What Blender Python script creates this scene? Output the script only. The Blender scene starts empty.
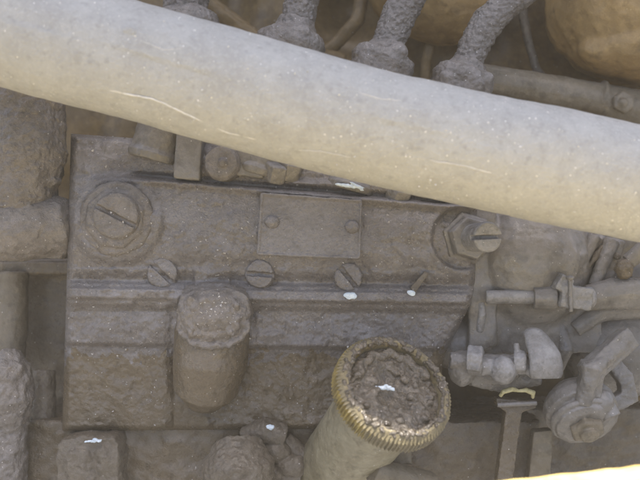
import bpy, bmesh, math, random
from mathutils import Vector, Matrix, noise
random.seed(7)
R = math.radians
S = 0.0005                      # one layout unit is half a millimetre
D = 800.0                       # camera to pump face, layout units
sc = bpy.context.scene
C = sc.collection

# ------------------------------------------------------------------ camera
cam = bpy.data.cameras.new('camera'); camo = bpy.data.objects.new('camera', cam); C.objects.link(camo)
TILT = Matrix.Rotation(R(-20), 4, 'X')      # the phone looks 20 degrees down on a pump that leans back
camo.matrix_world = TILT @ Matrix.Translation((0, -D * S, 0)) @ Matrix.Rotation(R(90), 4, 'X')
cam.sensor_width = 36; cam.lens = 36 * D / 640
cam.clip_start = 0.01; cam.clip_end = 50
cam.dof.use_dof = True; cam.dof.focus_distance = (D - 15) * S; cam.dof.aperture_fstop = 9.0
sc.camera = camo
# ------------------------------------------------------------------ sky + sun
SUN_EL, SUN_AZ = 87, 10         # sun in front of the machine, a little to the right
w = bpy.data.worlds.new('World'); sc.world = w; w.use_nodes = True
nt = w.node_tree; bg = nt.nodes['Background']
sky = nt.nodes.new('ShaderNodeTexSky'); sky.sky_type = 'NISHITA'; sky.sun_disc = False
sky.sun_elevation = R(SUN_EL); sky.sun_rotation = R(180 - SUN_AZ); sky.dust_density = 4; sky.ozone_density = .6
nt.links.new(sky.outputs[0], bg.inputs[0]); bg.inputs[1].default_value = 0.15
sun = bpy.data.lights.new('sun', 'SUN'); suno = bpy.data.objects.new('sun', sun); C.objects.link(suno)
sun.energy = 5.0; sun.angle = R(0.5); sun.color = (1, 0.95, 0.87)
sd = Vector((math.sin(R(SUN_AZ)) * math.cos(R(SUN_EL)), -math.cos(R(SUN_AZ)) * math.cos(R(SUN_EL)), math.sin(R(SUN_EL))))
suno.rotation_euler = sd.to_track_quat('Z', 'Y').to_euler()
sc.view_settings.view_transform = 'Standard'; sc.view_settings.look = 'None'
sc.view_settings.gamma = 1; sc.view_settings.use_curve_mapping = False
sc.view_settings.exposure = 1.28
sc.cycles.max_bounces = 8; sc.cycles.diffuse_bounces = 5

# ------------------------------------------------------------------ materials
def grease(name, c1, c2, rough=(.45, .85), big=40, small=5, bump=.6, grain=.25, gcol=(.5, .48, .46), dust=.0, dcol=(.36, .35, .36), metal=0, spec=.5, pat=None, pits=.8, coat=.3):
    m = bpy.data.materials.new(name); m.use_nodes = True; t = m.node_tree; N = t.nodes; L = t.links
    b = N['Principled BSDF']; tc = N.new('ShaderNodeTexCoord')
    def ns(px, det=4, r=.6, dist=0):
        n = N.new('ShaderNodeTexNoise'); n.inputs['Scale'].default_value = 1 / (px * S); n.inputs['Detail'].default_value = det
        n.inputs['Roughness'].default_value = r; n.inputs['Distortion'].default_value = dist
        L.new(tc.outputs['Object'], n.inputs['Vector']); return n.outputs[0]
    def ramp(s, a, bb, ca=(0, 0, 0, 1), cb=(1, 1, 1, 1)):
        r = N.new('ShaderNodeValToRGB'); r.color_ramp.elements[0].position = a; r.color_ramp.elements[1].position = bb
        r.color_ramp.elements[0].color = ca; r.color_ramp.elements[1].color = cb; L.new(s, r.inputs[0]); return r.outputs[0]
    def mix(f, a, bb):
        x = N.new('ShaderNodeMix'); x.data_type = 'RGBA'
        if isinstance(f, float): x.inputs[0].default_value = f
        else: L.new(f, x.inputs[0])
        for v, i in ((a, 6), (bb, 7)):
            if isinstance(v, tuple): x.inputs[i].default_value = (*v, 1)
            else: L.new(v, x.inputs[i])
        return x.outputs[2]
    nb, nsm, nf = ns(big, 5, .65, .4), ns(small, 4, .7), ns(1.6, 2)
    col = mix(ramp(nb, .35, .68), c1, c2)
    col = mix(ramp(nsm, .5, .8), col, tuple(min(1, v * 1.15) for v in c2))
    col = mix(ramp(ns(small * 2.3, 3), .3, .46), tuple(v * pits for v in c1), col)
    if pat: col = mix(ramp(ns(pat[1], 4, .6), pat[2], pat[2] + .12), col, pat[0])
    if dust:
        g = N.new('ShaderNodeNewGeometry'); sx = N.new('ShaderNodeSeparateXYZ'); L.new(g.outputs['Normal'], sx.inputs[0])
        mu = N.new('ShaderNodeMath'); mu.operation = 'MULTIPLY'; L.new(ramp(sx.outputs[2], .1, .75), mu.inputs[0]); mu.inputs[1].default_value = dust
        m2 = N.new('ShaderNodeMath'); m2.operation = 'MULTIPLY'; L.new(mu.outputs[0], m2.inputs[0]); L.new(ramp(nb, .25, .6), m2.inputs[1])
        col = mix(m2.outputs[0], col, dcol)
    if grain:
        v = N.new('ShaderNodeTexVoronoi'); v.inputs['Scale'].default_value = 1 / (3.6 * S); L.new(tc.outputs['Object'], v.inputs['Vector'])
        r = ramp(v.outputs['Distance'], .08, .2, (1, 1, 1, 1), (0, 0, 0, 1))
        cs = N.new('ShaderNodeSeparateColor'); L.new(v.outputs['Color'], cs.inputs[0])
        gt = N.new('ShaderNodeMath'); gt.operation = 'GREATER_THAN'; L.new(cs.outputs[0], gt.inputs[0]); gt.inputs[1].default_value = 1 - grain * .45
        mm = N.new('ShaderNodeMath'); mm.operation = 'MULTIPLY'; L.new(r, mm.inputs[0]); L.new(gt.outputs[0], mm.inputs[1])
        col = mix(mm.outputs[0], col, gcol)
    L.new(col, b.inputs['Base Color'])
    rr = N.new('ShaderNodeMapRange'); L.new(ns(small * 3, 3), rr.inputs[0]); rr.inputs[1].default_value = .35; rr.inputs[2].default_value = .6
    rr.inputs[3].default_value = rough[0]; rr.inputs[4].default_value = rough[1]; L.new(rr.outputs[0], b.inputs['Roughness'])
    b.inputs['Coat Weight'].default_value = coat; b.inputs['Coat Roughness'].default_value = .22
    b.inputs['Metallic'].default_value = metal; b.inputs['Specular IOR Level'].default_value = spec
    if bump:
        add = N.new('ShaderNodeMath'); add.operation = 'MULTIPLY_ADD'; L.new(nf, add.inputs[0]); add.inputs[1].default_value = .35; L.new(nsm, add.inputs[2])
        bp = N.new('ShaderNodeBump'); bp.inputs['Strength'].default_value = bump; bp.inputs['Distance'].default_value = 2.2 * S
        L.new(add.outputs[0], bp.inputs['Height']); L.new(bp.outputs[0], b.inputs['Normal'])
    return m
M = dict(
    pump=grease('greasy_grey_paint', (.114, .102, .098), (.156, .143, .139), (.2, .55), 60, 4, 1.15, .16, dust=.6, dcol=(.33, .315, .32), coat=.4, pat=((.095, .082, .065), 90, .7)),
    crust=grease('caked_dirt', (.12, .105, .092), (.18, .16, .145), (.28, .7), 14, 4, 1.1, .3, dust=.3, dcol=(.33, .31, .30)),
    crustd=grease('caked_brown_dirt', (.10, .083, .062), (.15, .128, .10), (.4, .85), 30, 4, .9, .15),
    block=grease('brown_cast_iron', (.085, .055, .018), (.15, .10, .036), (.55, .9), 60, 8, .5, .05),
    rust=grease('golden_brown_casting', (.23, .15, .06), (.36, .24, .095), (.5, .85), 70, 9, .35, .08, gcol=(.5, .4, .2)),
    gov=grease('grey_brown_casting', (.115, .105, .093), (.175, .162, .147), (.25, .65), 45, 6, .5, .14, dust=.35),
    pale=grease('pale_worn_metal', (.15, .143, .137), (.25, .243, .243), (.35, .7), 18, 3, .4, .12, dust=.3, dcol=(.5, .5, .53)),
    hose=grease('pale_grey_hose_skin', (.32, .32, .312), (.385, .387, .378), (.35, .65), 26, 3.0, .55, .14, gcol=(.8, .8, .78), spec=.45, pits=.93, coat=.0),
    crease=grease('pale_crack_lip', (.62, .61, .57), (.78, .77, .74), (.5, .8), 12, 3, .2, 0),
    dullbrass=grease('brass_under_grit', (.12, .10, .06), (.24, .20, .11), (.3, .6), 12, 4, .6, .3),
    glaredirt=grease('glare_tinted_dirt', (.09, .068, .04), (.128, .10, .064), (.22, .6), 60, 5, 1.0, .12, dust=.25, dcol=(.26, .24, .22), coat=.35, pat=((.10, .074, .038), 70, .6)),  # brown of the low warm glare painted into the dirt colour
    brass=grease('dirty_brass', (.15, .12, .05), (.36, .28, .08), (.3, .6), 14, 5, .5, .2, metal=.2, gcol=(.6, .52, .3)),
    knobdirt=grease('oily_grit', (.06, .047, .03), (.13, .105, .075), (.1, .35), 16, 4, 1.2, .4, gcol=(.5, .46, .42), spec=.8, coat=.45),
    barrel=grease('grey_green_metal', (.19, .165, .105), (.27, .245, .17), (.4, .75), 40, 5, .35, .12),
    glint=grease('blue_white_glint', (.45, .54, .64), (.66, .74, .82), (.3, .5), 8, 3, .3, 0),
    yclip=grease('yellow_paint_chipped', (.3, .26, .12), (.5, .45, .24), (.4, .6), 8, 3, .3, .1),
    ypaint=grease('yellow_machine_paint', (.86, .62, .2), (.9, .72, .3), (.5, .8), 60, 6, .3, .1, gcol=(.9, .8, .5)),
    grit=grease('pale_grit', (.34, .32, .30), (.55, .53, .52), (.3, .6), 9, 3, .2, 0),
    shadowmetal=grease('old_brown_pipe', (.12, .10, .068), (.175, .148, .108), (.5, .85), 30, 6, .5, .08),
)
# ------------------------------------------------------------------ helpers
def f_(y): return (D + y) / D
def W(px, py, y=0):             # a point of the place from its picture position and its depth behind the pump face
    f = f_(y); return Vector(((px - 320) * f, y, (240 - py) * f))
class MB:
    def __init__(s): s.v = []; s.f = []
    def add(s, vs, fs):
        o = len(s.v); s.v += [Vector(v) for v in vs]; s.f += [tuple(i + o for i in f) for f in fs]; return s
    def loops(s, rings, closed=True):   # rings of equal count -> skin with caps
        n = len(rings[0]); vs = [p for r in rings for p in r]; fs = []
        for i in range(len(rings) - 1):
            for k in range(n):
                a = i * n + k; b = i * n + (k + 1) % n
                fs.append((a, b, b + n, a + n))
        fs.append(tuple(range(n))[::-1]); fs.append(tuple((len(rings) - 1) * n + k for k in range(n)))
        return s.add(vs, fs)
    def tube(s, pts, rad, n=20):
        pts = [Vector(p) for p in pts]; rings = []; up = None
        for i, p in enumerate(pts):
            d = (pts[min(i + 1, len(pts) - 1)] - pts[max(i - 1, 0)]).normalized()
            if up is None:
                up = Vector((0, 0, 1)) if abs(d.z) < .8 else Vector((0, 1, 0))
            a = (up - d * up.dot(d)).normalized(); up = a; b = d.cross(a)
            r = rad[i] if isinstance(rad, (list, tuple)) else rad
            rings.append([p + (a * math.cos(2 * math.pi * k / n) + b * math.sin(2 * math.pi * k / n)) * r for k in range(n)])
        return s.loops(rings)
    def lathe(s, o, ax, prof, n=32, rf=None, phase=0):  # prof: (distance along axis, radius)
        o = Vector(o); ax = Vector(ax).normalized(); t = Vector((0, 0, 1)) if abs(ax.z) < .9 else Vector((1, 0, 0))
        a = (t - ax * t.dot(ax)).normalized(); b = ax.cross(a)
        rings = []
        for j, (h, r) in enumerate(prof):
            rings.append([o + ax * h + (a * math.cos(q) + b * math.sin(q)) * (rf(k, j, r) if rf else r) for k in range(n) for q in (phase + 2 * math.pi * k / n,)])
        return s.loops(rings)
    def box(s, c, sz, rot=None):
        c = Vector(c); vs = []
        for x in (-.5, .5):
            for y in (-.5, .5):
                for z in (-.5, .5):
                    v = Vector((x * sz[0], y * sz[1], z * sz[2]))
                    if rot is not None: v = rot @ v
                    vs.append(c + v)
        return s.add(vs, [(0, 1, 3, 2), (4, 6, 7, 5), (0, 4, 5, 1), (2, 3, 7, 6), (0, 2, 6, 4), (1, 5, 7, 3)])
    def ell(s, c, r, rot=None, nu=24, nv=14):
        c = Vector(c); r = (r, r, r) if isinstance(r, (int, float)) else r; rings = []
        for j in range(nv):
            t = math.pi * (j + .5) / nv
            ring = []
            for k in range(nu):
                q = 2 * math.pi * k / nu
                v = Vector((math.sin(t) * math.cos(q) * r[0], math.sin(t) * math.sin(q) * r[1], math.cos(t) * r[2]))
                if rot is not None: v = rot @ v
                ring.append(c + v)
            rings.append(ring)
        return s.loops(rings)
    def prism(s, poly, y0, y1):      # poly in picture positions, extruded in depth without converging
        n = len(poly); a = [W(px, py, y0) for px, py in poly]; b = [Vector((v.x, y1, v.z)) for v in a]
        return s.add(a + b, [tuple(range(n)), tuple(range(2 * n - 1, n - 1, -1))] + [(i, i + n, (i + 1) % n + n, (i + 1) % n) for i in range(n)])
    def slotted(s, o, ax, r, h, slot, ang, n=28):   # screw head: two D-shaped halves
        o = Vector(o); ax = Vector(ax).normalized(); t = Vector((0, 0, 1)); zz = (t - ax * t.dot(ax)).normalized(); xx = zz.cross(ax)
        u = xx * math.cos(ang) + zz * math.sin(ang); vv = -xx * math.sin(ang) + zz * math.cos(ang)
        q0 = math.asin(slot / 2 / r)
        for sg in (1, -1):
            pl = []
            for k in range(n + 1):
                q = q0 + (math.pi - 2 * q0) * k / n
                pl.append((r * math.cos(q), sg * r * math.sin(q)))
            lo = [o + u * a + vv * b for a, b in pl]; mid = [p + ax * h * .8 for p in lo]
            hi = [o + u * a * .9 + vv * (b * .9 + sg * slot * .05) + ax * h for a, b in pl]
            s.loops([lo, mid, hi])
        return s
_tex = {}
def tex(kind, size):
    k = (kind, size)
    if k not in _tex:
        t = bpy.data.textures.new('relief', kind); t.noise_scale = size * S
        if kind == 'CLOUDS': t.noise_depth = 3
        _tex[k] = t
    return _tex[k]
ORG = {}
def obj(name, mb, mat, parent=None, voxel=None, disp=(), smooth=0, shade=True, kind=None):
    me = bpy.data.meshes.new(name)
    off = ORG[parent.name] if parent is not None else Vector((0, 0, 0))
    me.from_pydata([(v * S - off)[:] for v in mb.v], [], mb.f); me.validate()
    bm = bmesh.new(); bm.from_mesh(me); bmesh.ops.recalc_face_normals(bm, faces=bm.faces); bm.to_mesh(me); bm.free()
    me.materials.append(mat); o = bpy.data.objects.new(name, me); C.objects.link(o)
    if parent is not None: o.parent = parent
    ORG[o.name] = off
    if voxel:
        m = o.modifiers.new('remesh', 'REMESH'); m.mode = 'VOXEL'; m.voxel_size = voxel * S; m.use_smooth_shade = True
        if smooth:
            m = o.modifiers.new('soften', 'SMOOTH'); m.iterations = smooth; m.factor = .5
    for i, d in enumerate(disp):
        m = o.modifiers.new('relief', 'DISPLACE'); m.texture = tex(d[2] if len(d) > 2 else 'CLOUDS', d[0]); m.strength = d[1] * S; m.mid_level = .5
        m.texture_coords = 'LOCAL'
    if shade:
        me.polygons.foreach_set('use_smooth', [True] * len(me.polygons))
    if kind: o['kind'] = kind
    return o
def thing(name, label, cat, loc, group=None):
    o = bpy.data.objects.new(name, None); C.objects.link(o); o.empty_display_size = .01
    o.location = Vector(loc) * S; ORG[o.name] = Vector(loc) * S
    o['label'] = label; o['category'] = cat
    if group: o['group'] = group
    return o
def tag(o, label, cat, group=None):
    o['label'] = label; o['category'] = cat
    if group: o['group'] = group
    return o
FRONT = Vector((0, -1, 0))
def nz(x, z, s, seed=0): return noise.noise(Vector((x / s, seed * 7.3, z / s)))
def sstep(a, b, x):
    t = max(0, min(1, (x - a) / (b - a))); return t * t * (3 - 2 * t)
def grid(mb, fn, u0, u1, v0, v1, nu, nv, back):
    vs = []; fs = []
    for j in range(nv + 1):
        for i in range(nu + 1): vs.append(fn(u0 + (u1 - u0) * i / nu, v0 + (v1 - v0) * j / nv))
    n = nu + 1
    for j in range(nv):
        for i in range(nu): fs.append((j * n + i, j * n + i + 1, (j + 1) * n + i + 1, (j + 1) * n + i))
    border = [i for i in range(n)] + [j * n + nu for j in range(1, nv + 1)] + [nv * n + i for i in range(nu - 1, -1, -1)] + [j * n for j in range(nv - 1, 0, -1)]
    o = len(vs)
    for b in border: vs.append(Vector((vs[b].x, back, vs[b].z)))
    m = len(border)
    for k in range(m): fs.append((border[k], o + k, o + (k + 1) % m, border[(k + 1) % m]))
    fs.append(tuple(range(o, o + m)))
    mb.add(vs, fs)

# ------------------------------------------------------------------ engine block behind everything
eb = thing('engine_block', 'brown dirt covered cast iron engine block behind the pump and pipes', 'engine', W(320, 500, 230))
def fblock(px, py):
    y = 215 + 22 * nz(px, py, 130, 1) + 6 * nz(px, py, 35, 2)
    y += 55 * math.exp(-((px - 350) / 40) ** 2 - ((py - 12) / 34) ** 2)       # dark hollow between the ports
    y += 40 * math.exp(-((px - 235) / 22) ** 2 - ((py - 0) / 50) ** 2)
    y -= 25 * sstep(95, 115, py) * sstep(400, 470, px)
    return W(px, py, y)
mb = MB(); grid(mb, fblock, -260, 900, -560, 640, 170, 180, 420)
obj('block_wall', mb, M['block'], eb)
mb = MB(); mb.box(W(20, 267, 150), (190, 120, 15)); mb.box(W(20, 360, 150), (190, 60, 330)); obj('cast_shelf', mb, M['glaredirt'], eb, 2.5, ((12, 2.5),), 3)
mb = MB(); mb.tube([W(518, -30, 150), W(522, 10, 150), W(528, 40, 152), W(536, 68, 152), W(541, 78, 150)], [6, 6, 5, 5, 7]); obj('casting_rib', mb, M['crustd'], eb, 1.6, ((6, 1),), 3)
mb = MB(); mb.tube([W(340, -40, 190), W(362, -5, 170), W(358, 20, 165), W(335, 45, 165), W(300, 70, 170)], [8, 9, 9, 8, 8])
mb.tube([W(430, 45, 150), W(426, 62, 150), W(424, 90, 150)], 6)
obj('casting_rib', mb, M['block'], eb, 2, ((8, 2),), 3)
mb = MB(); mb.tube([W(205, 0, 170), W(255, 40, 165), W(345, 62, 160)], [10, 12, 10]); obj('casting_rib', mb, M['block'], eb, 2, ((8, 2),), 3)
# lower lumps of the block
mb = MB()
mb.box(W(285, 486, 92), (540, 116, 170)); mb.ell(W(420, 440, 110), (60, 50, 40)); mb.ell(W(470, 470, 100), (40, 40, 60)); mb.box(W(150, 400, 150), (140, 80, 260))
mb.box(W(560, 470, 140), (200, 60, 160))
obj('lower_casting', mb, M['glaredirt'], eb, 2.5, ((30, 10), (8, 4)), 4)

# ------------------------------------------------------------------ golden castings at the top
mb = MB(); mb.ell(W(446, 2, 150), (72, 60, 50)); mb.box(W(455, -60, 165), (190, 90, 110)); mb.ell(W(400, -10, 165), (40, 50, 40))
tag(obj('manifold_port', mb, M['rust'], None, 2.2, ((34, 6), (9, 1.2)), 8), 'golden brown rounded port casting between the third and fourth injector lines', 'engine casting', 'manifold port castings')
mb = MB(); mb.ell(W(636, 8, 120), (104, 90, 82)); mb.box(W(690, -60, 130), (210, 150, 150)); mb.ell(W(590, -8, 125), (52, 60, 55)); mb.ell(W(655, 52, 112), (98, 74, 36)); mb.ell(W(612, 50, 88), (40, 26, 22))
tag(obj('manifold_port', mb, M['rust'], None, 2.2, ((34, 7), (9, 1.4)), 8), 'large bulging golden brown casting in the top right corner', 'engine casting', 'manifold port castings')
mb = MB(); mb.tube([W(470, 78, 105), W(560, 93, 105), W(606, 101, 105)], [18, 19, 19]); mb.tube([W(598, 99, 105), W(602, 100, 105)], 22); mb.tube([W(602, 104, 105), W(720, 122, 105)], 22)
lr = thing('leak_off_rail', 'grey brown horizontal pipe with a bolted joint below the large golden casting', 'pipe', W(560, 92, 105))
obj('rail_pipe', mb, M['shadowmetal'], lr, 1.8, ((14, 2), (5, .8)), 2)
mb = MB(); mb.lathe(W(622, 103, 82), (0.1, -1, .1), [(0, 13), (5, 13), (7, 10)], 6); mb.ell(W(622, 103, 76), 6); obj('bolt', mb, M['shadowmetal'], lr, 1.2, ((5, 1),), 1)

# ------------------------------------------------------------------ injection pump
pump = thing('injection_pump', 'large grey-brown fuel injection pump caked in greasy grit filling the middle', 'fuel pump', W(265, 430, 60))
prof = [(100, 46), (133, 30), (140, 16), (165, 9), (176, 7), (184, 1), (200, -3), (225, -9), (250, -9), (270, -3), (282, 3), (288, -5), (292, -11), (299, -12), (304, -5), (312, 3), (325, 3), (344, 4), (350, 12), (366, 14), (432, 17), (445, 20)]
def pf(py):
    for (a, ya), (b, yb) in zip(prof, prof[1:]):
        if py <= b: return ya + (yb - ya) * sstep(a, b, py) if b - a < 30 else ya + (yb - ya) * (py - a) / (b - a)
    return prof[-1][1]
def xl(py): return 71 - 9 * (py - 133) / 300
def xr(py):
    if py < 285: return 478 - 3 * (py - 180) / 100
    return 474 - 32 * sstep(285, 372, py)
def top(px): return 133 + (px - 72) * .075
def body_pt(u, v, raw=False):
    t0, t1 = top(80 + 400 * u), 431 - 3 * u
    py = t0 + (t1 - t0) * v
    sl = (u - .5) * 6                       # lines run slightly downhill to the right
    px = xl(py) + (xr(py) - xl(py)) * u
    y = pf(py - sl * 1.0)
    e = min(px - xl(py), xr(py) - px); ez = min(py - t0, t1 - py)
    cr = 176 + .085 * (px - 150); y += (9 * math.exp(-((py - cr) / 3.2) ** 2) - 7 * sstep(cr + 12, cr + 4, py) * sstep(cr + 1, cr + 4, py)) * sstep(118, 150, px)
    y += 10 * max(0, 1 - e / 7) ** 2 + 9 * max(0, 1 - ez / 6) ** 2
    # shoulder fades to the left end, pad round the big plug
    y -= 5 * sstep(50, 40, math.hypot(px - 117, py - 219))
    y += 3 * math.exp(-((px - 172) / 5) ** 2) * sstep(300, 320, py)
    y += 9 * sstep(33, 29, math.hypot(px - 463, py - 238)) * sstep(480, 455, px * .35 + 300)      # recess for the stud
    y += 4 * sstep(345, 360, py) * sstep(170, 176, px)
    y -= 7 * sstep(20, 16, abs(px - 212)) * sstep(262, 285, py) * sstep(320, 300, py)
    # worn build-up of dirt
    y += 3 * nz(px, py, 26, 3) + 1.3 * nz(px, py, 10, 4) + .9 * nz(px, py, 4.5, 5) + .75 * nz(px, py, 2.3, 6)
    y -= 3 * max(0, nz(px, py, 11, 9) - .3) * 2
    if 268 < py < 310 and px < 185: y -= 4 * max(0, nz(px, py, 10, 8)) + 1.5
    return W(px, py, y)
mb = MB(); grid(mb, body_pt, 0, 1, 0, 1, 360, 260, 150)
body = obj('body', mb, M['pump'], pump)
body.data.materials.append(M['glaredirt'])        # lower cover coloured browner to imitate the warm glare there
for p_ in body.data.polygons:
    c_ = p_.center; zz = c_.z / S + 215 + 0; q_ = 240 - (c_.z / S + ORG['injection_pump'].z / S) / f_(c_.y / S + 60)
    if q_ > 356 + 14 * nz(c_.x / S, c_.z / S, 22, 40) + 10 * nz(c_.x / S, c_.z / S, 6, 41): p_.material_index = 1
# grit crumbs lying on the body
mb = MB()
for i in range(5200):
    u, v = random.random(), random.random() ** 1.25
    p = body_pt(u, v); r = .4 + 1.3 * random.random() ** 5
    if random.random() > .22 + 1.1 * nz(p.x, p.z, 34, 12) + .5 * nz(p.x, p.z, 9, 13): continue
    a = [p + Vector((random.uniform(-1, 1), random.uniform(-1, .5), random.uniform(-1, 1))).normalized() * r * random.uniform(.7, 1.3) for _ in range(5)]
    mb.add(a, [(0, 1, 2), (0, 2, 3), (0, 3, 1), (4, 2, 1), (4, 3, 2), (4, 1, 3)])
obj('grit', mb, M['grit'], pump, shade=False, kind='stuff')
# head ledge behind the top edge
mb = MB(); mb.box(W(300, 170, 85), (390, 70, 60)); obj('head_ledge', mb, M['gov'], pump, 2, ((20, 4), (6, 2)), 2)
# big slotted plug
mb = MB(); o = W(117, 219, -8)
mb.lathe(o, FRONT, [(-6, 37), (4, 37), (7, 34)], 40); mb.lathe(o, FRONT, [(0, 30), (9, 30), (11, 28)], 8, phase=.3)
pl = obj('plug_flange', mb, M['crust'], pump, 1.1, ((10, 2.4), (3.5, 1.1)), 2)
mb = MB(); o = W(117, 216, -19); mb.lathe(o, FRONT, [(-3, 23), (2.5, 23)], 40); mb.slotted(o + FRONT * 1, FRONT, 22, 6, 4.5, R(-27))
obj('slotted_plug', mb, M['crust'], pump, .9, ((8, 1.6), (3, .9)), 1)
# small slotted screws
for (px, py, r, a, y, h) in ((163, 273, 16, -42, -1, 6), (260, 274, 15, -4, -1.5, 6), (348, 277, 15, -52, -1.5, 6)):
    mb = MB(); o = W(px, py, y); mb.lathe(o, FRONT, [(-6, r), (1, r)], 30); mb.slotted(o + FRONT * .5, FRONT, r - 1, h, 4.6, R(a))
    obj('slotted_screw', mb, M['pump'], pump, .8, ((9, 2.2), (3.5, 1.2)), 3)
mb = MB()
for i in range(260):
    q = random.uniform(0, 6.28); rr = 36 * random.random() ** .5
    if i % 3: p = W(213 + .85 * rr * math.cos(q), 316 + .68 * rr * math.sin(q), -23 - 15 * math.sqrt(max(0, 1 - (.85 * rr / 35) ** 2)) + random.uniform(-1, 1.5))
    else: p = W(117 + rr * math.cos(q), 219 + rr * math.sin(q), (-25 if rr < 21 else -19 if rr < 28 else -14) + random.uniform(-1, 1))
    r = .4 + 1.5 * random.random() ** 4
    a = [p + Vector((random.uniform(-1, 1), random.uniform(-1, .5), random.uniform(-1, 1))).normalized() * r * random.uniform(.7, 1.3) for _ in range(5)]
    mb.add(a, [(0, 1, 2), (0, 2, 3), (0, 3, 1), (4, 2, 1), (4, 3, 2), (4, 1, 3)])
obj('grit', mb, M['grit'], pump, shade=False, kind='stuff')
mb = MB(); mb.prism([(410, 288), (415, 293), (429, 274), (425, 271)], -9, -4); obj('cover_clip', mb, M['crustd'], pump, .8, ((4, .6),), 1)
# nameplate
pts = [(262, 194), (361, 201), (359, 258), (258, 254)]
mb = MB(); mb.prism(pts, -14.5, -4)
for a, b in zip(pts, pts[1:] + pts[:1]): mb.tube([W(*a, -14.5), W(*b, -14.5)], 1.5, 8)
np_ = obj('nameplate', mb, M['pump'], pump, .9, ((12, 1.4), (3.5, .9)), 1)
for px, py in ((272, 222), (352, 227)):
    mb = MB(); mb.ell(W(px, py, -15), (7.5, 4.5, 6.5)); obj('rivet', mb, M['pump'], np_, .8, ((4, 1),), 0)
# round cover boss
dn = Vector((0, -.55, .84)).normalized()
mb = MB(); rot = Matrix.Rotation(R(6), 3, 'Y')
mb.tube([W(214, 300, 16), W(213, 335, 10), W(210, 365, 6), W(206, 386, 10), W(204, 398, 24)], [35, 38.5, 37, 33, 20], 36)
obj('boss_skirt', mb, M['glaredirt'], pump, 1.4, ((14, 2.5), (4, 1)), 2)
bo = []
for k in range(48):
    q = 2 * math.pi * k / 48; c_, s_ = math.cos(q), math.sin(q); e_ = .62 if s_ > 0 else .85
    bo.append((213 + 37 * math.copysign(abs(c_) ** e_, c_) + s_ * 2, 318 - 30 * math.copysign(abs(s_) ** e_, s_)))
mb = MB(); mb.prism(bo, -25, 14); mb.ell(W(213, 316, -22), (35, 16, 28)); mb.ell(W(213, 294, -6), (36, 14, 12))
mb.tube([W(180, 332, -26), W(192, 343, -29), W(210, 347, -30), W(228, 345, -29), W(243, 337, -27), W(249, 322, -26)], 3.2)
for _ in range(70): mb.ell(W(random.uniform(188, 238), random.uniform(298, 336), -33), random.uniform(1.5, 4))
obj('boss', mb, M['crust'], pump, 1.2, ((11, 3.5), (4.5, 3), (2.5, 1.2)), 14)
# studs and nut on the right
mb = MB(); o = W(468, 238, 2); mb.lathe(o, (.12, -1, 0), [(-8, 27), (2, 27), (4, 23), (10, 23), (16, 21)], 6, phase=.25)
nut = obj('hex_nut', mb, M['gov'], pump, 1, ((10, 1.2), (3, .6)), 1)
mb = MB(); mb.tube([W(470, 238, 0), W(484, 237, -42)], 14, 28); mb.slotted(W(485, 237, -42), (.22, -1, 0), 14.5, 8, 4, R(2))
obj('slotted_stud', mb, M['pale'], pump, .8, ((8, .9), (3, .4)), 1)
# valve holders on the head (below the hose)
def holder(px, py, h=60, r=25):
    mb = MB(); a = Vector((.28, 0, 1)).normalized(); o = W(px, py, 20)
    mb.lathe(o, a, [(-4, r * 1.05), (3, r * 1.12), (7, r), (h, r), (h + 4, r * .85)], 30)
    return obj('valve_holder', mb, M['gov'], pump, 1.3, ((12, 2), (4, 1)), 1)
holder(154, 157); holder(258, 172); holder(350, 188); holder(432, 196)
mb = MB(); mb.box(W(191, 150, 10), (26, 34, 62), Matrix.Rotation(R(4), 3, 'Y')); mb.box(W(245, 160, 12), (44, 30, 34), Matrix.Rotation(R(8), 3, 'Y')); obj('clamp_block', mb, M['gov'], pump, 1.3, ((12, 2), (4, 1)), 3)
mb = MB(); mb.lathe(W(224, 164, 0), (-.15, -1, .05), [(-14, 17), (8, 18), (13, 16), (14, 10)], 30); mb.ell(W(223, 163, -15), (5, 4, 5)); obj('clamp_bolt', mb, M['crust'], pump, 1, ((7, 1.4), (3, .8)), 1)
for px, py, yy in ((276, 172, 4), (290, 170, 8), (398, 196, 6)):
    mb = MB(); mb.lathe(W(px, py, yy), (.3, -.4, 1), [(-9, 14), (8, 14), (10, 11)], 6, phase=.2); obj('clamp_nut', mb, M['gov'], pump, 1, ((7, 1.4), (3, .7)), 1)

# ------------------------------------------------------------------ governor housing to the right
gov = thing('governor_housing', 'smooth grey-brown casting right of the slotted stud with ribs and a gasket joint', 'engine casting', W(560, 340, 60))
mb = MB()
mb.prism([(470, 196), (497, 196), (497, 345), (486, 352), (468, 352)], 12, 120)
mb.ell(W(530, 262, 48), (66, 62, 72)); mb.box(W(540, 318, 62), (110, 80, 66)); mb.box(W(545, 200, 60), (150, 70, 60)); mb.ell(W(470, 345, 50), (50, 30, 30))
obj('housing', mb, M['gov'], gov, 1.8, ((40, 7), (9, 1.4), (3.5, .7)), 10)
mb = MB(); mb.tube([W(481, 302, 14), W(482, 316, 13), W(479, 332, 15)], [4, 5, 4]); obj('flange_lip', mb, M['pale'], gov, 1, ((6, 1.2),), 2)
mb = MB(); mb.box(W(625, 250, 55), (150, 60, 130)); mb.ell(W(618, 350, 60), (58, 50, 52)); mb.box(W(640, 330, 80), (150, 60, 120))
obj('side_cover', mb, M['gov'], gov, 1.8, ((30, 5), (8, 1.5)), 6)
for a, b, r in (((595, 236), (571, 282), 7), ((612, 240), (594, 286), 8)):
    mb = MB(); mb.tube([W(*a, 16), W(*b, 8)], [r, r * .8]); mb.tube([W(a[0] + 6, a[1], 24), W(b[0] + 8, b[1], 20)], r); obj('rib', mb, M['gov'], gov, 1.2, ((6, 1.6),), 2)
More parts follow.
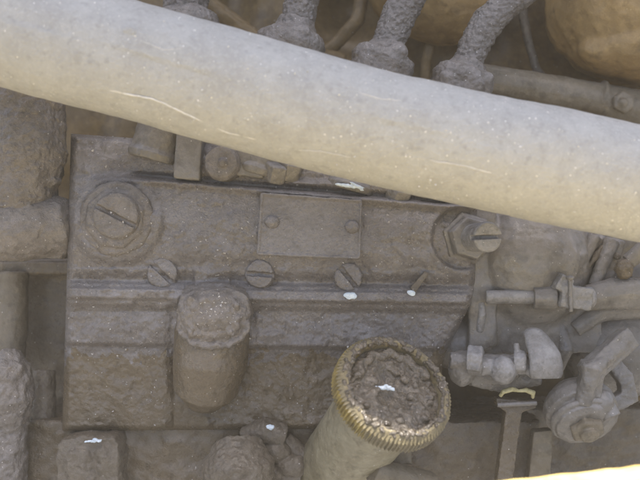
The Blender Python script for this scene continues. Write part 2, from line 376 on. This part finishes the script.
mb = MB(); mb.tube([W(603, 245, 14), W(596, 256, 12), W(588, 268, 12)], [2, 3.4, 1.6], 10); mb.ell(W(617, 256, 12), (4, 3, 4)); mb.ell(W(610, 248, 12), (3, 3, 2)); obj('dirt_clump', mb, M['crustd'], gov, 1, ((4, 1.6),), 1)
mb = MB(); mb.tube([W(560, 318, 30), W(566, 350, 24), W(556, 372, 30)], [6, 8, 6]); mb.tube([W(575, 330, 20), W(600, 312, 18), W(640, 308, 18), W(700, 312, 18)], [8, 10, 11, 11]); obj('lower_flange', mb, M['gov'], gov, 1.4, ((9, 2),), 2)
# bolt pointing up right
bt = thing('angled_bolt', 'brown tipped bolt leaning up to the right under the hose end', 'bolt', W(625, 268, -6))
mb = MB(); mb.tube([W(628, 262, -8), W(662, 232, -14)], 8); obj('shank', mb, M['gov'], bt, 1.1, ((6, 1),), 1)
mb = MB(); mb.ell(W(624, 269, -10), (9, 9, 11)); obj('tip', mb, M['glaredirt'], bt, 1.1, ((6, 4),), 2)
# control rod
rod = thing('control_rod', 'horizontal rod with a bluish white clevis running out to the right edge', 'rod', W(560, 297, 0))
mb = MB(); mb.tube([W(486, 297, 2), W(540, 297, -6)], 7); obj('bright_rod', mb, M['pale'], rod, 1, ((7, .9),), 1)
mb = MB(); mb.tube([W(533, 298, -6), W(556, 298, -8)], [11, 12]); obj('collar', mb, M['gov'], rod, 1, ((6, 1.2),), 1)
mb = MB(); mb.box(W(573, 297, -14), (30, 26, 22), Matrix.Rotation(R(8), 3, 'Y')); mb.box(W(562, 284, -14), (14, 22, 16), Matrix.Rotation(R(30), 3, 'Y')); mb.ell(W(588, 298, -12), (8, 12, 12)); obj('clevis', mb, M['pale'], rod, 1, ((9, 3), (3, .6)), 12)
mb = MB(); mb.tube([W(570, 280, -28), W(571, 312, -29)], 2.2, 10); mb.ell(W(570, 278, -30), (4, 4, 2.5)); obj('clevis_pin', mb, M['gov'], rod, .8, ((4, .8),), 0)
mb = MB(); mb.tube([W(586, 298, -4), W(612, 294, -4), W(720, 292, -4)], [13, 16, 16]); obj('sleeve', mb, M['gov'], rod, 1.3, ((12, 2), (4, .8)), 2)

# ------------------------------------------------------------------ linkage, lower right
lk = thing('ball_joint_linkage', 'short horizontal link of pale nuts and a ball beside the knurled cap', 'linkage', W(500, 370, -20))
mb = MB(); mb.tube([W(450, 360, -14), W(540, 364, -22)], 8); mb.ell(W(462, 368, -6), (14, 14, 18)); mb.ell(W(492, 374, 4), (40, 14, 12)); mb.tube([W(470, 380, 0), (W(500, 384, 4)), W(540, 378, 0)], [6, 8, 7]); obj('link_rod', mb, M['gov'], lk, 1, ((8, 2.4), (4, 1)), 4)
mb = MB(); mb.lathe(W(468, 360, -22), (1, -.3, 0), [(0, 15), (13, 15), (15, 12)], 6); obj('nut', mb, M['pale'], lk, .9, ((6, 2),), 6)
mb = MB(); mb.ell(W(503, 370, -30), (13, 13, 14)); mb.tube([W(480, 366, -25), W(517, 366, -25)], 9); obj('ball', mb, M['pale'], lk, .9, ((6, 2),), 6)
mb = MB(); mb.lathe(W(514, 362, -26), (1, -.3, 0), [(0, 12), (10, 12), (12, 9)], 6); mb.tube([W(518, 362, -28), W(516, 343, -26)], [4, 2.5]); mb.tube([W(524, 366, -28), W(534, 376, -30)], [4, 4]); obj('nut', mb, M['pale'], lk, .9, ((5, 1.6),), 5)
mb = MB(); rings = []
for (px, py, wd, yy) in ((530, 328, 4, -20), (532, 331, 9, -22), (536, 338, 12, -27), (541, 347, 14, -33), (545, 357, 16, -37), (546, 367, 17, -38), (546, 375, 17, -36), (546, 378, 15, -34)):
    c = W(px, py, yy); a = Vector((.93, .1, .22 - max(0, py - 360) * .012)).normalized()
    rings.append([c + a * wd * (abs(math.cos(q)) ** .7 * (1 if math.cos(q) > 0 else -1)) + FRONT * 6 * math.sin(q) for q in [2 * math.pi * k / 24 for k in range(24)]])
mb.loops(rings)
tag(obj('paddle_lever', mb, M['pale'], None, 1, ((22, 1.5), (4, .4)), 8), 'smooth pale grey rounded lever tip at the right end of the ball joint link', 'lever')
# bracket + yellow clip
br = thing('hanging_bracket', 'thin dark bracket hanging below the ball joint link', 'bracket', W(515, 470, 10))
mb = MB(); mb.prism([(496, 398), (538, 402), (536, 408), (522, 412), (508, 520), (492, 520), (506, 412), (497, 406)], -10, 4); obj('bracket_plate', mb, M['glaredirt'], br, 1.1, ((8, 2), (3, .7)), 1)
mb = MB(); mb.tube([W(497, 405, -14), W(537, 403, -14)], 2.4, 10); obj('bracket_lip', mb, M['gov'], br, .8, ((4, .6),), 1)
mb = MB(); mb.prism([(534, 432), (553, 430), (549, 520), (524, 520)], 6, 20); obj('bracket_strap', mb, M['shadowmetal'], br, 1.2, ((9, 2),), 1)
mb = MB(); mb.tube([W(500, 396, -16), W(503, 392, -19), W(513, 389, -20), W(519, 391, -20), W(526, 390, -20), W(533, 393, -18), W(533, 398, -16)], [1.8, 2.4, 2.6, 1.6, 2.4, 2.9, 1.8], 12)
tag(obj('yellow_clip', mb, M['yclip'], None, .8, ((4, 1),), 1), 'small bright yellow arched clip on top of the hanging bracket', 'clip')
# throttle arm
ta = thing('throttle_lever', 'bent grey lever arm rising from a round hub near the lower right corner', 'lever', W(583, 425, -20))
def bar(mb, pts, wd, th):
    for (a, b) in zip(pts, pts[1:]):
        d = (b - a); L_ = d.length; z = d.normalized(); x = z.cross(FRONT).normalized(); y = z.cross(x)
        mb.box((a + b) / 2, (wd, th, L_ + wd * .7), Matrix((x, y, z)).transposed())
mb = MB(); bar(mb, [W(624, 341, -34), W(592, 370, -46), W(586, 402, -40)], 21, 17); mb.tube([W(624, 341, -34), W(592, 370, -52), W(583, 404, -46)], [9, 9, 9])
obj('arm', mb, M['gov'], ta, 1, ((14, 3), (4, 1)), 16)
hax = Vector((.05, -.74, -.62)).normalized(); o = W(581, 412, -24)
mb = MB(); mb.lathe(o, hax, [(-26, 22), (-16, 31), (-8, 35), (2, 35), (5, 30), (8, 29), (16, 28), (19, 22)], 40); mb.lathe(o, hax, [(7, 31), (10, 33), (13, 31)], 40)
obj('hub', mb, M['gov'], ta, 1, ((14, 2.4), (4, 1)), 1)
mb = MB(); mb.lathe(o + hax * 16, hax, [(0, 17), (7, 17), (9, 15)], 6, phase=.4); mb.lathe(o + hax * 24, hax, [(0, 9), (5, 9), (6, 7)], 20); obj('hub_bolt', mb, M['shadowmetal'], ta, .9, ((6, 1.6),), 1)
mb = MB(); mb.tube([W(600, 398, -36), W(612, 418, -44)], [10, 9]); mb.ell(W(603, 402, -44), (10, 9, 12)); obj('stop_lug', mb, M['gov'], ta, 1, ((8, 1.2),), 2)
mb = MB(); bar(mb, [W(604, 352, -8), W(624, 378, -14), W(628, 396, -14), W(612, 404, -16)], 15, 14)
tag(obj('return_arm', mb, M['gov'], None, 1, ((10, 2.4), (4, 1)), 14), 'curved hooked arm behind the bent throttle lever at the right edge', 'lever')

# ------------------------------------------------------------------ knurled cap on its barrel
n = Vector((.31, -.70, .64)).normalized(); y0 = -85; f0 = f_(y0)
hp = thing('hand_primer', 'round knurled brass-edged cap full of greasy grit on a grey-green barrel', 'primer pump', W(352, 475, 10))
cc = W(397, 385, y0); Rr = 61 * f0
mb = MB()
def teeth(k, j, r): return r + (1.5 if k % 4 < 2 else -1.1) * (1 if 1 <= j <= 3 else 0) * (.7 + .5 * nz(k, 0, 9, 3))
NT = 4 * 92
mb.lathe(cc, n, [(-23, Rr - 5), (-20, Rr), (-13, Rr + .4), (-6, Rr), (-2, Rr - 3), (0, Rr - 5), (0, Rr - 8), (-4, Rr - 10), (-15, Rr - 11), (-15.5, 1)], NT, teeth)
kn = obj('knurled_rim', mb, M['brass'], hp, shade=False)
kn.data.polygons.foreach_set('use_smooth', [False] * len(kn.data.polygons))
kn.data.materials.append(M['dullbrass'])          # grit covers the brass except along its left side
for p_ in kn.data.polygons:
    v_ = p_.center / S + ORG['hand_primer'] / S - cc
    if v_.x > -32 * f0 + 9 * noise.noise(v_ / 9) or v_.dot(n) > -6: p_.material_index = 1
# dirt crust riding on the rim and filling the cup
t = Vector((0, 0, 1)); A = (t - n * t.dot(n)).normalized(); B = n.cross(A)
rim = MB()
for k in range(150):
    q = 2 * math.pi * k / 150; img = math.degrees(q) % 360
    v = A * math.cos(q) + B * math.sin(q)
    if 300 < img < 308: continue
    r = 2.2 + 1.2 * noise.noise(Vector((math.cos(q) * 4, math.sin(q) * 4, 2))) 
    for _ in range(3):
        rim.ell(cc + v * (Rr - 6.5 + random.uniform(-4, 2.5)) + n * random.uniform(-4, .3), (r * random.uniform(.7, 1.1), r, r * .8), None, 8, 6)
obj('rim_crust', rim, M['knobdirt'], kn, .8, ((5, 1.8), (2.5, .9)), 0)
mb = MB(); mb.lathe(cc - n * 9.5, n, [(-6, Rr - 9), (0, Rr - 9), (2, 24), (-3, 12)], 40)
for _ in range(90):
    q = random.uniform(0, 2 * math.pi); rr = (Rr - 13) * random.random() ** .5; s_ = random.uniform(1.2, 4.8)
    if rr < 16: continue
    mb.ell(cc - n * (9 - .5 * s_ * random.random()) + (A * math.cos(q) + B * math.sin(q)) * rr, (s_, s_ * .8, s_ * .8), None, 10, 6)
for k in range(46):
    q = R(-75) + R(140) * k / 45
    mb.ell(cc - n * 6 + (A * math.cos(q) + B * math.sin(q)) * (36 + 2 * math.sin(k * .7)), (5, 4, 4), None, 8, 6)
obj('grit_fill', mb, M['knobdirt'], kn, .9, ((12, 4.5), (5, 1.6)), 6)
mb = MB(); mb.lathe(cc - n * 23, -n, [(-2, 46), (4, 46), (8, 40), (160, 40), (190, 40)], 48)
obj('barrel', mb, M['barrel'], hp, 1.4, ((20, 1.8), (5, .6)), 1)
mb = MB(); mb.tube([W(372, 470, -40), W(430, 486, -10)], [12, 14]); mb.box(W(398, 452, 0), (24, 30, 16)); obj('outlet', mb, M['shadowmetal'], hp, 1.2, ((8, 2),), 1)

# ------------------------------------------------------------------ lumps along the bottom
mb = MB(); mb.tube([W(238, 444, 5), W(239, 462, -6), W(240, 540, 0)], [24, 35, 38], 30)
tag(obj('filter_bowl', mb, M['crustd'], None, 1.3, ((14, 6), (5, 3.5)), 1), 'crusted round-topped fitting at the bottom left of the knurled cap barrel', 'fitting')
bj = thing('banjo_fitting', 'low lumpy banjo fitting with a pale glint, between the round fitting and the barrel', 'fitting', W(275, 460, 20))
mb = MB(); mb.tube([W(244, 436, 20), W(264, 430, 14), W(284, 436, 18)], [9, 13, 12]); mb.ell(W(276, 450, 18), (16, 14, 12)); mb.ell(W(292, 466, 16), (18, 12, 12)); mb.tube([W(262, 470, 20), W(300, 480, 20)], 12)
obj('fitting_body', mb, M['crustd'], bj, 1.2, ((9, 3.5), (4, 1.5)), 1)
mb = MB(); mb.tube([W(284, 440, 26), W(318, 470, 24), W(330, 520, 24)], 10); obj('fitting_pipe', mb, M['crustd'], bj, 1.2, ((7, 2.5),), 1)
mb = MB(); mb.prism([(60, 440), (80, 437), (114, 438), (118, 446), (120, 540), (54, 540), (57, 446)], -4, 60); mb.ell(W(80, 470, -4), (16, 6, 24)); mb.ell(W(104, 460, -4), (10, 4, 14))
tag(obj('mounting_foot', mb, M['crustd'], None, 1.3, ((16, 6), (5, 3)), 6), 'square crusted foot with a pale glint on it, below the lower left pump corner', 'bracket')

# ------------------------------------------------------------------ pipes on the left
g = 'crusted pipes at the left edge'
mb = MB(); mb.tube([W(30, 60, 20), W(27, 110, 12), W(26, 150, 8), W(22, 176, 10), W(16, 206, 14)], [36, 37, 40, 37, 36], 36); mb.ell(W(40, 104, 4), (22, 20, 13)); mb.ell(W(26, 182, 6), (34, 26, 12))
tag(obj('crusted_pipe', mb, M['crust'], None, 1.3, ((16, 7), (6, 3), (3, 1.2)), 1), 'thick upright pipe under heavy lumpy dirt, upper left beside the pump', 'pipe', g)
mb = MB(); mb.tube([W(-40, 226, 10), W(20, 228, 6), W(56, 226, 18), W(68, 216, 30)], [33, 34, 32, 26], 36); mb.box(W(48, 228, 30), (40, 40, 62))
tag(obj('pipe_elbow', mb, M['crust'], None, 1.4, ((18, 4.5), (6, 1.8)), 3), 'horizontal dirt covered elbow below the thick upright pipe on the left', 'pipe', g)
mb = MB(); mb.tube([W(14, 272, 90), W(12, 320, 86), W(8, 370, 80)], [16, 17, 17])
tag(obj('shaded_pipe', mb, M['shadowmetal'], None, 1.5, ((12, 2.5), (4, .8)), 2), 'slim brown upright pipe in shade between shelf and lower crust', 'pipe', g)
mb = MB(); mb.tube([W(8, 352, 20), W(8, 368, 14), W(12, 400, 12), W(10, 430, 16), W(6, 540, 16)], [12, 22, 22, 17, 20])
tag(obj('crusted_pipe', mb, M['crust'], None, 1.2, ((12, 6), (5, 2.4)), 1), 'rough crusted pipe end in the lower left corner', 'pipe', g)
mb = MB(); mb.tube([W(44, 370, 60), W(42, 440, 50), W(44, 560, 45)], [12, 15, 16])
tag(obj('lower_pipe', mb, M['crustd'], None, 1.3, ((9, 3), (4, 1)), 1), 'narrow brown pipe between the lower left crust and the mounting foot', 'pipe', g)

# ------------------------------------------------------------------ injector lines
def line(nx, ny, pts, rad, label, w_=38, h_=22):
    y = 40; tg = thing('injector_line', label, 'fuel pipe', W(nx, ny + 20, y), 'injector lines along the top')
    P = [W(a, b, y + c) for a, b, c in pts]
    ax = (P[1] - P[0]).normalized(); mb = MB(); o = W(nx, ny, y)
    mb.lathe(o, ax, [(-h_ * 2.2, w_ * .9), (-h_ * .6, w_ * .95), (-h_ * .1, w_), (h_ * .35, w_ * .9), (h_ * .6, w_ * .62), (h_ * 1.1, w_ * .52)], 30)
    for _ in range(7):
        q = random.uniform(0, 6.28); mb.ell(o + Vector((math.cos(q) * w_ * .75, math.sin(q) * w_ * .7, random.uniform(-12, 6))), random.uniform(7, 12))
    obj('union_nut', mb, M['crust'], tg, 1.2, ((10, 4), (4, 2)), 1)
    mb = MB(); mb.tube([o - ax * 6] + P, [rad * 1.1] + [rad * (1 + .06 * ((i * 7) % 3 - 1)) for i in range(len(P))], 26)
    obj('pipe', mb, M['crust'], tg, 1.0, ((8, 4), (4, 2.3), (2, .8)), 0)
line(187, 22, [(186, 12, 0), (186, -4, 0), (187, -60, 10)], 24, 'leftmost crusted injector line whose nut barely shows above the hose', 35)
line(293, 42, [(297, 25, 0), (302, 0, 0), (304, -70, 20)], 18, 'second crusted injector line from the left, upright', 35)
line(384, 60, [(388, 44, 0), (398, 18, 0), (409, -6, 0), (425, -70, 10)], 18, 'third injector line from the left, leaning right over a flat nut', 34, 17)
line(464, 78, [(468, 62, 0), (474, 46, 0), (488, 22, 0), (506, 4, 0), (530, -14, 0), (590, -60, 10)], 16, 'rightmost injector line curving up to the right over a chipped nut', 33, 17)

# ------------------------------------------------------------------ big pale hose in front
YH = -120
hy = [(-160, -26), (-60, 7), (0, 26), (110, 55), (210, 83), (330, 116), (430, 140), (530, 161), (640, 183), (760, 203), (900, 222)]
def hc(px):
    for i in range(len(hy) - 1):
        a, b = hy[i], hy[i + 1]
        if px <= b[0]:
            p0 = hy[max(i - 1, 0)]; p3 = hy[min(i + 2, len(hy) - 1)]; t = (px - a[0]) / (b[0] - a[0]); d = b[0] - a[0]
            m0 = (b[1] - p0[1]) / (b[0] - p0[0]) * d; m1 = (p3[1] - a[1]) / (p3[0] - a[0]) * d
            return (2 * t ** 3 - 3 * t * t + 1) * a[1] + (t ** 3 - 2 * t * t + t) * m0 + (-2 * t ** 3 + 3 * t * t) * b[1] + (t ** 3 - t * t) * m1
    return hy[-1][1]
HR = 57.5 * f_(YH)
def hose_pt(px, th, dr=0):
    c = W(px, hc(px), YH); d = (W(px + 2, hc(px + 2), YH) - W(px - 2, hc(px - 2), YH)).normalized()
    b = Vector((0, 0, 1)); b = (b - d * b.dot(d)).normalized(); a = FRONT
    r = HR + dr + 1.6 * nz(px, th * 60, 90, 21) + .5 * nz(px, th * 60, 14, 22)
    if px < 130: r += (130 - px) * .012
    return c + (a * math.cos(th) + b * math.sin(th)) * r
mb = MB(); rings = [[hose_pt(-160 + 1060 * i / 530, 2 * math.pi * k / 150) for k in range(150)] for i in range(531)]
mb.loops(rings)
hs = thing('coolant_hose', 'thick pale grey hose running diagonally across the front from upper left', 'hose', W(320, 112, YH))
obj('hose_skin', mb, M['hose'], hs)
def inv(px, py):                 # angle round the hose for a picture height
    lo, hi = -1.5, 1.5
    for _ in range(30):
        m_ = (lo + hi) / 2; p = hose_pt(px, m_); q = 240 - p.z / f_(p.y)
        if q > py: lo = m_
        else: hi = m_
    return lo
def crack(pts, r, name='surface_crack'):
    P = []
    for (a, b) in zip(pts, pts[1:]):
        n_ = max(2, int(abs(b[0] - a[0]) / 3))
        for i in range(n_):
            t = i / n_; px = a[0] + (b[0] - a[0]) * t; py = a[1] + (b[1] - a[1]) * t + .9 * nz(px, 0, 6, 31)
            P.append(hose_pt(px, inv(px, py), .15))
    mb = MB(); mb.tube(P, [r * .8 * (.6 + .5 * abs(nz(i, 0, 5, 33))) * min(1, .3 + i / 4, .3 + (len(P) - 1 - i) / 4) for i in range(len(P))], 8)
    obj(name, mb, M['crease'], hs)
crack([(62, 76), (72, 73), (90, 77), (110, 83), (130, 90), (150, 94), (172, 99), (190, 107), (206, 115), (224, 124)], 1.0)
crack([(224, 124), (245, 133), (262, 137), (282, 142)], .8)
crack([(300, 150), (330, 151), (362, 158)], .4)
crack([(428, 160), (460, 166), (490, 174), (530, 183), (560, 190)], .5)
crack([(40, 22), (58, 30), (70, 28)], .4); crack([(350, 92), (372, 99), (395, 101)], .35); crack([(150, 40), (172, 50), (190, 49)], .35)
mb = MB()
for i in range(2200):
    px = random.uniform(0, 640); th = random.uniform(-1.3, 1.2); p = hose_pt(px, th); r = .22 + 1.0 * random.random() ** 7
    a = [p + Vector((random.uniform(-1, 1), random.uniform(-1, .5), random.uniform(-1, 1))).normalized() * r for _ in range(5)]
    mb.add(a, [(0, 1, 2), (0, 2, 3), (0, 3, 1), (4, 2, 1), (4, 3, 2), (4, 1, 3)])
obj('dust_specks', mb, M['crease'], hs, shade=False, kind='stuff')
mb = MB(); c = hose_pt(138, inv(138, 31)); mb.ell(c, (6, 1.2, 4), Matrix.Rotation(R(20), 3, 'Y')); obj('stain_blob', mb, M['hose'], hs, .7, ((4, .8),), 0)

# ------------------------------------------------------------------ wet glints modelled as solid pale chips
def glint(px, py, y, L_, wd, ang, label):
    mb = MB(); rot = Matrix.Rotation(R(ang), 3, 'Y'); c = W(px, py, y)
    mb.ell(c, (L_ * .46, 1.3, wd * .36), rot, 12, 8); mb.ell(c + rot @ Vector((L_ * .2, -.5, wd * .12)), (L_ * .26, 1.4, wd * .34), rot @ Matrix.Rotation(R(24), 3, 'Y'), 10, 7)
    tag(obj('pale_glint', mb, M['glint'], None, .45, ((5, 2.2), (2, 1)), 0), label, 'glint', 'pale blue-white glints')
glint(350, 186, -8, 34, 5, 8, 'long blue-white glint in the gap between hose and nameplate')
glint(350, 296, -15, 15, 9, 4, 'blue-white glint under the rightmost slotted screw')
glint(411, 293, -14, 10, 7, 25, 'small pale glint at the foot of the dark slanted clip')
glint(93, 441, -9, 19, 4, -6, 'thin white glint on the square mounting foot')
glint(270, 427, -4, 9, 8, 20, 'small white glint on top of the lumpy banjo fitting')
p = cc - n * 4
glint(384, 388, -84, 23, 5.5, 3, 'white glint sliver in the grit of the knurled cap')

# ------------------------------------------------------------------ machine bodywork and an added sun-blocking sheet
def sheet(pts, th, nsub, seed):
    mb = MB(); a, b, c, d = [Vector(p) for p in pts]; nn = (b - a).cross(d - a).normalized(); vs = []; fs = []
    for s_ in (0, 1):
        for j in range(nsub + 1):
            for i in range(nsub + 1):
                u, v = i / nsub, j / nsub; p = (a * (1 - u) + b * u) * (1 - v) + (d * (1 - u) + c * u) * v
                e = 1.5 * noise.noise(p / 14 + Vector((seed, 0, 0))) + .8 * noise.noise(p / 4)
                vs.append(p - nn * th * s_ + Vector((0, e * (1 if j == 0 else 0), e)))
    n_ = nsub + 1; m = n_ * n_
    for j in range(nsub):
        for i in range(nsub):
            q = (j * n_ + i, j * n_ + i + 1, (j + 1) * n_ + i + 1, (j + 1) * n_ + i); fs.append(q); fs.append(tuple(k + m for k in q[::-1]))
    border = [i for i in range(n_)] + [j * n_ + nsub for j in range(1, n_)] + [nsub * n_ + i for i in range(nsub - 1, -1, -1)] + [j * n_ for j in range(nsub - 1, 0, -1)]
    for k in range(len(border)): x, y_ = border[k], border[(k + 1) % len(border)]; fs.append((y_, x, x + m, y_ + m))
    mb.add(vs, fs); return mb
# far edge of the ledge rises to the right, the sheet runs forward below the camera
e0, e1 = W(552, 484, -245), W(760, 460, -238)
dirx = (e1 - e0) / (e1 - e0).length
pts = [e0 - dirx * 900, e0 + dirx * 700]
lo = [p + Vector((0, -165, -6)) for p in pts]
tag(obj('yellow_bodywork', sheet([pts[0], pts[1], lo[1], lo[0]], 6, 150, 3), M['ypaint'], None), 'bright sunlit yellow painted ledge in the bottom right corner', 'body panel')
blocker_pts = [Vector((-700, -806, 1500)), Vector((700, -806, 1500)), Vector((700, -90, 1540)), Vector((-700, -90, 1540))]  # unseen sheet, added only to block the sun from pump and hose
tag(obj('sun_blocker_sheet', sheet(blocker_pts, 8, 20, 5), M['gov'], None), 'added unseen sheet overhead that keeps the sun off pump and hose', 'body panel')

# ground far below, beyond the machine
gm = MB(); n_ = 24
vs = [Vector((-6000 + 12000 * i / n_, -7500 + 12000 * j / n_, -2200 + 30 * noise.noise(Vector((i * .7, j * .7, 0))))) for j in range(n_ + 1) for i in range(n_ + 1)]
gm.add(vs, [(j * (n_ + 1) + i, j * (n_ + 1) + i + 1, (j + 1) * (n_ + 1) + i + 1, (j + 1) * (n_ + 1) + i) for j in range(n_) for i in range(n_)])
obj('ground', gm, grease('dry_pale_earth', (.15, .145, .135), (.23, .222, .205), (.8, .95), 900, 90, .3, 0), None, kind='structure')

# lean everything but the ground back under the camera
for o_ in list(C.objects):
    if o_.parent is None and o_.type in ('MESH', 'EMPTY') and o_.name != 'ground':
        o_.matrix_world = TILT @ Matrix.Translation(o_.location)

# volume added to imitate warm veiling glare in the lens
hm = MB(); hm.box((0, -1500, -350), (13000, 13000, 5800))
hz = obj('glare_haze', hm, M['grit'], None, shade=False, kind='stuff'); hz.data.materials.clear()
vm = bpy.data.materials.new('glare_veil_volume'); vm.use_nodes = True; vt = vm.node_tree
vt.nodes.remove(vt.nodes['Principled BSDF']); vp = vt.nodes.new('ShaderNodeVolumePrincipled')
vp.inputs['Color'].default_value = (.97, .86, .69, 1); vp.inputs['Density'].default_value = .085; vp.inputs['Anisotropy'].default_value = 0
vt.links.new(vp.outputs[0], vt.nodes['Material Output'].inputs['Volume']); hz.data.materials.append(vm)
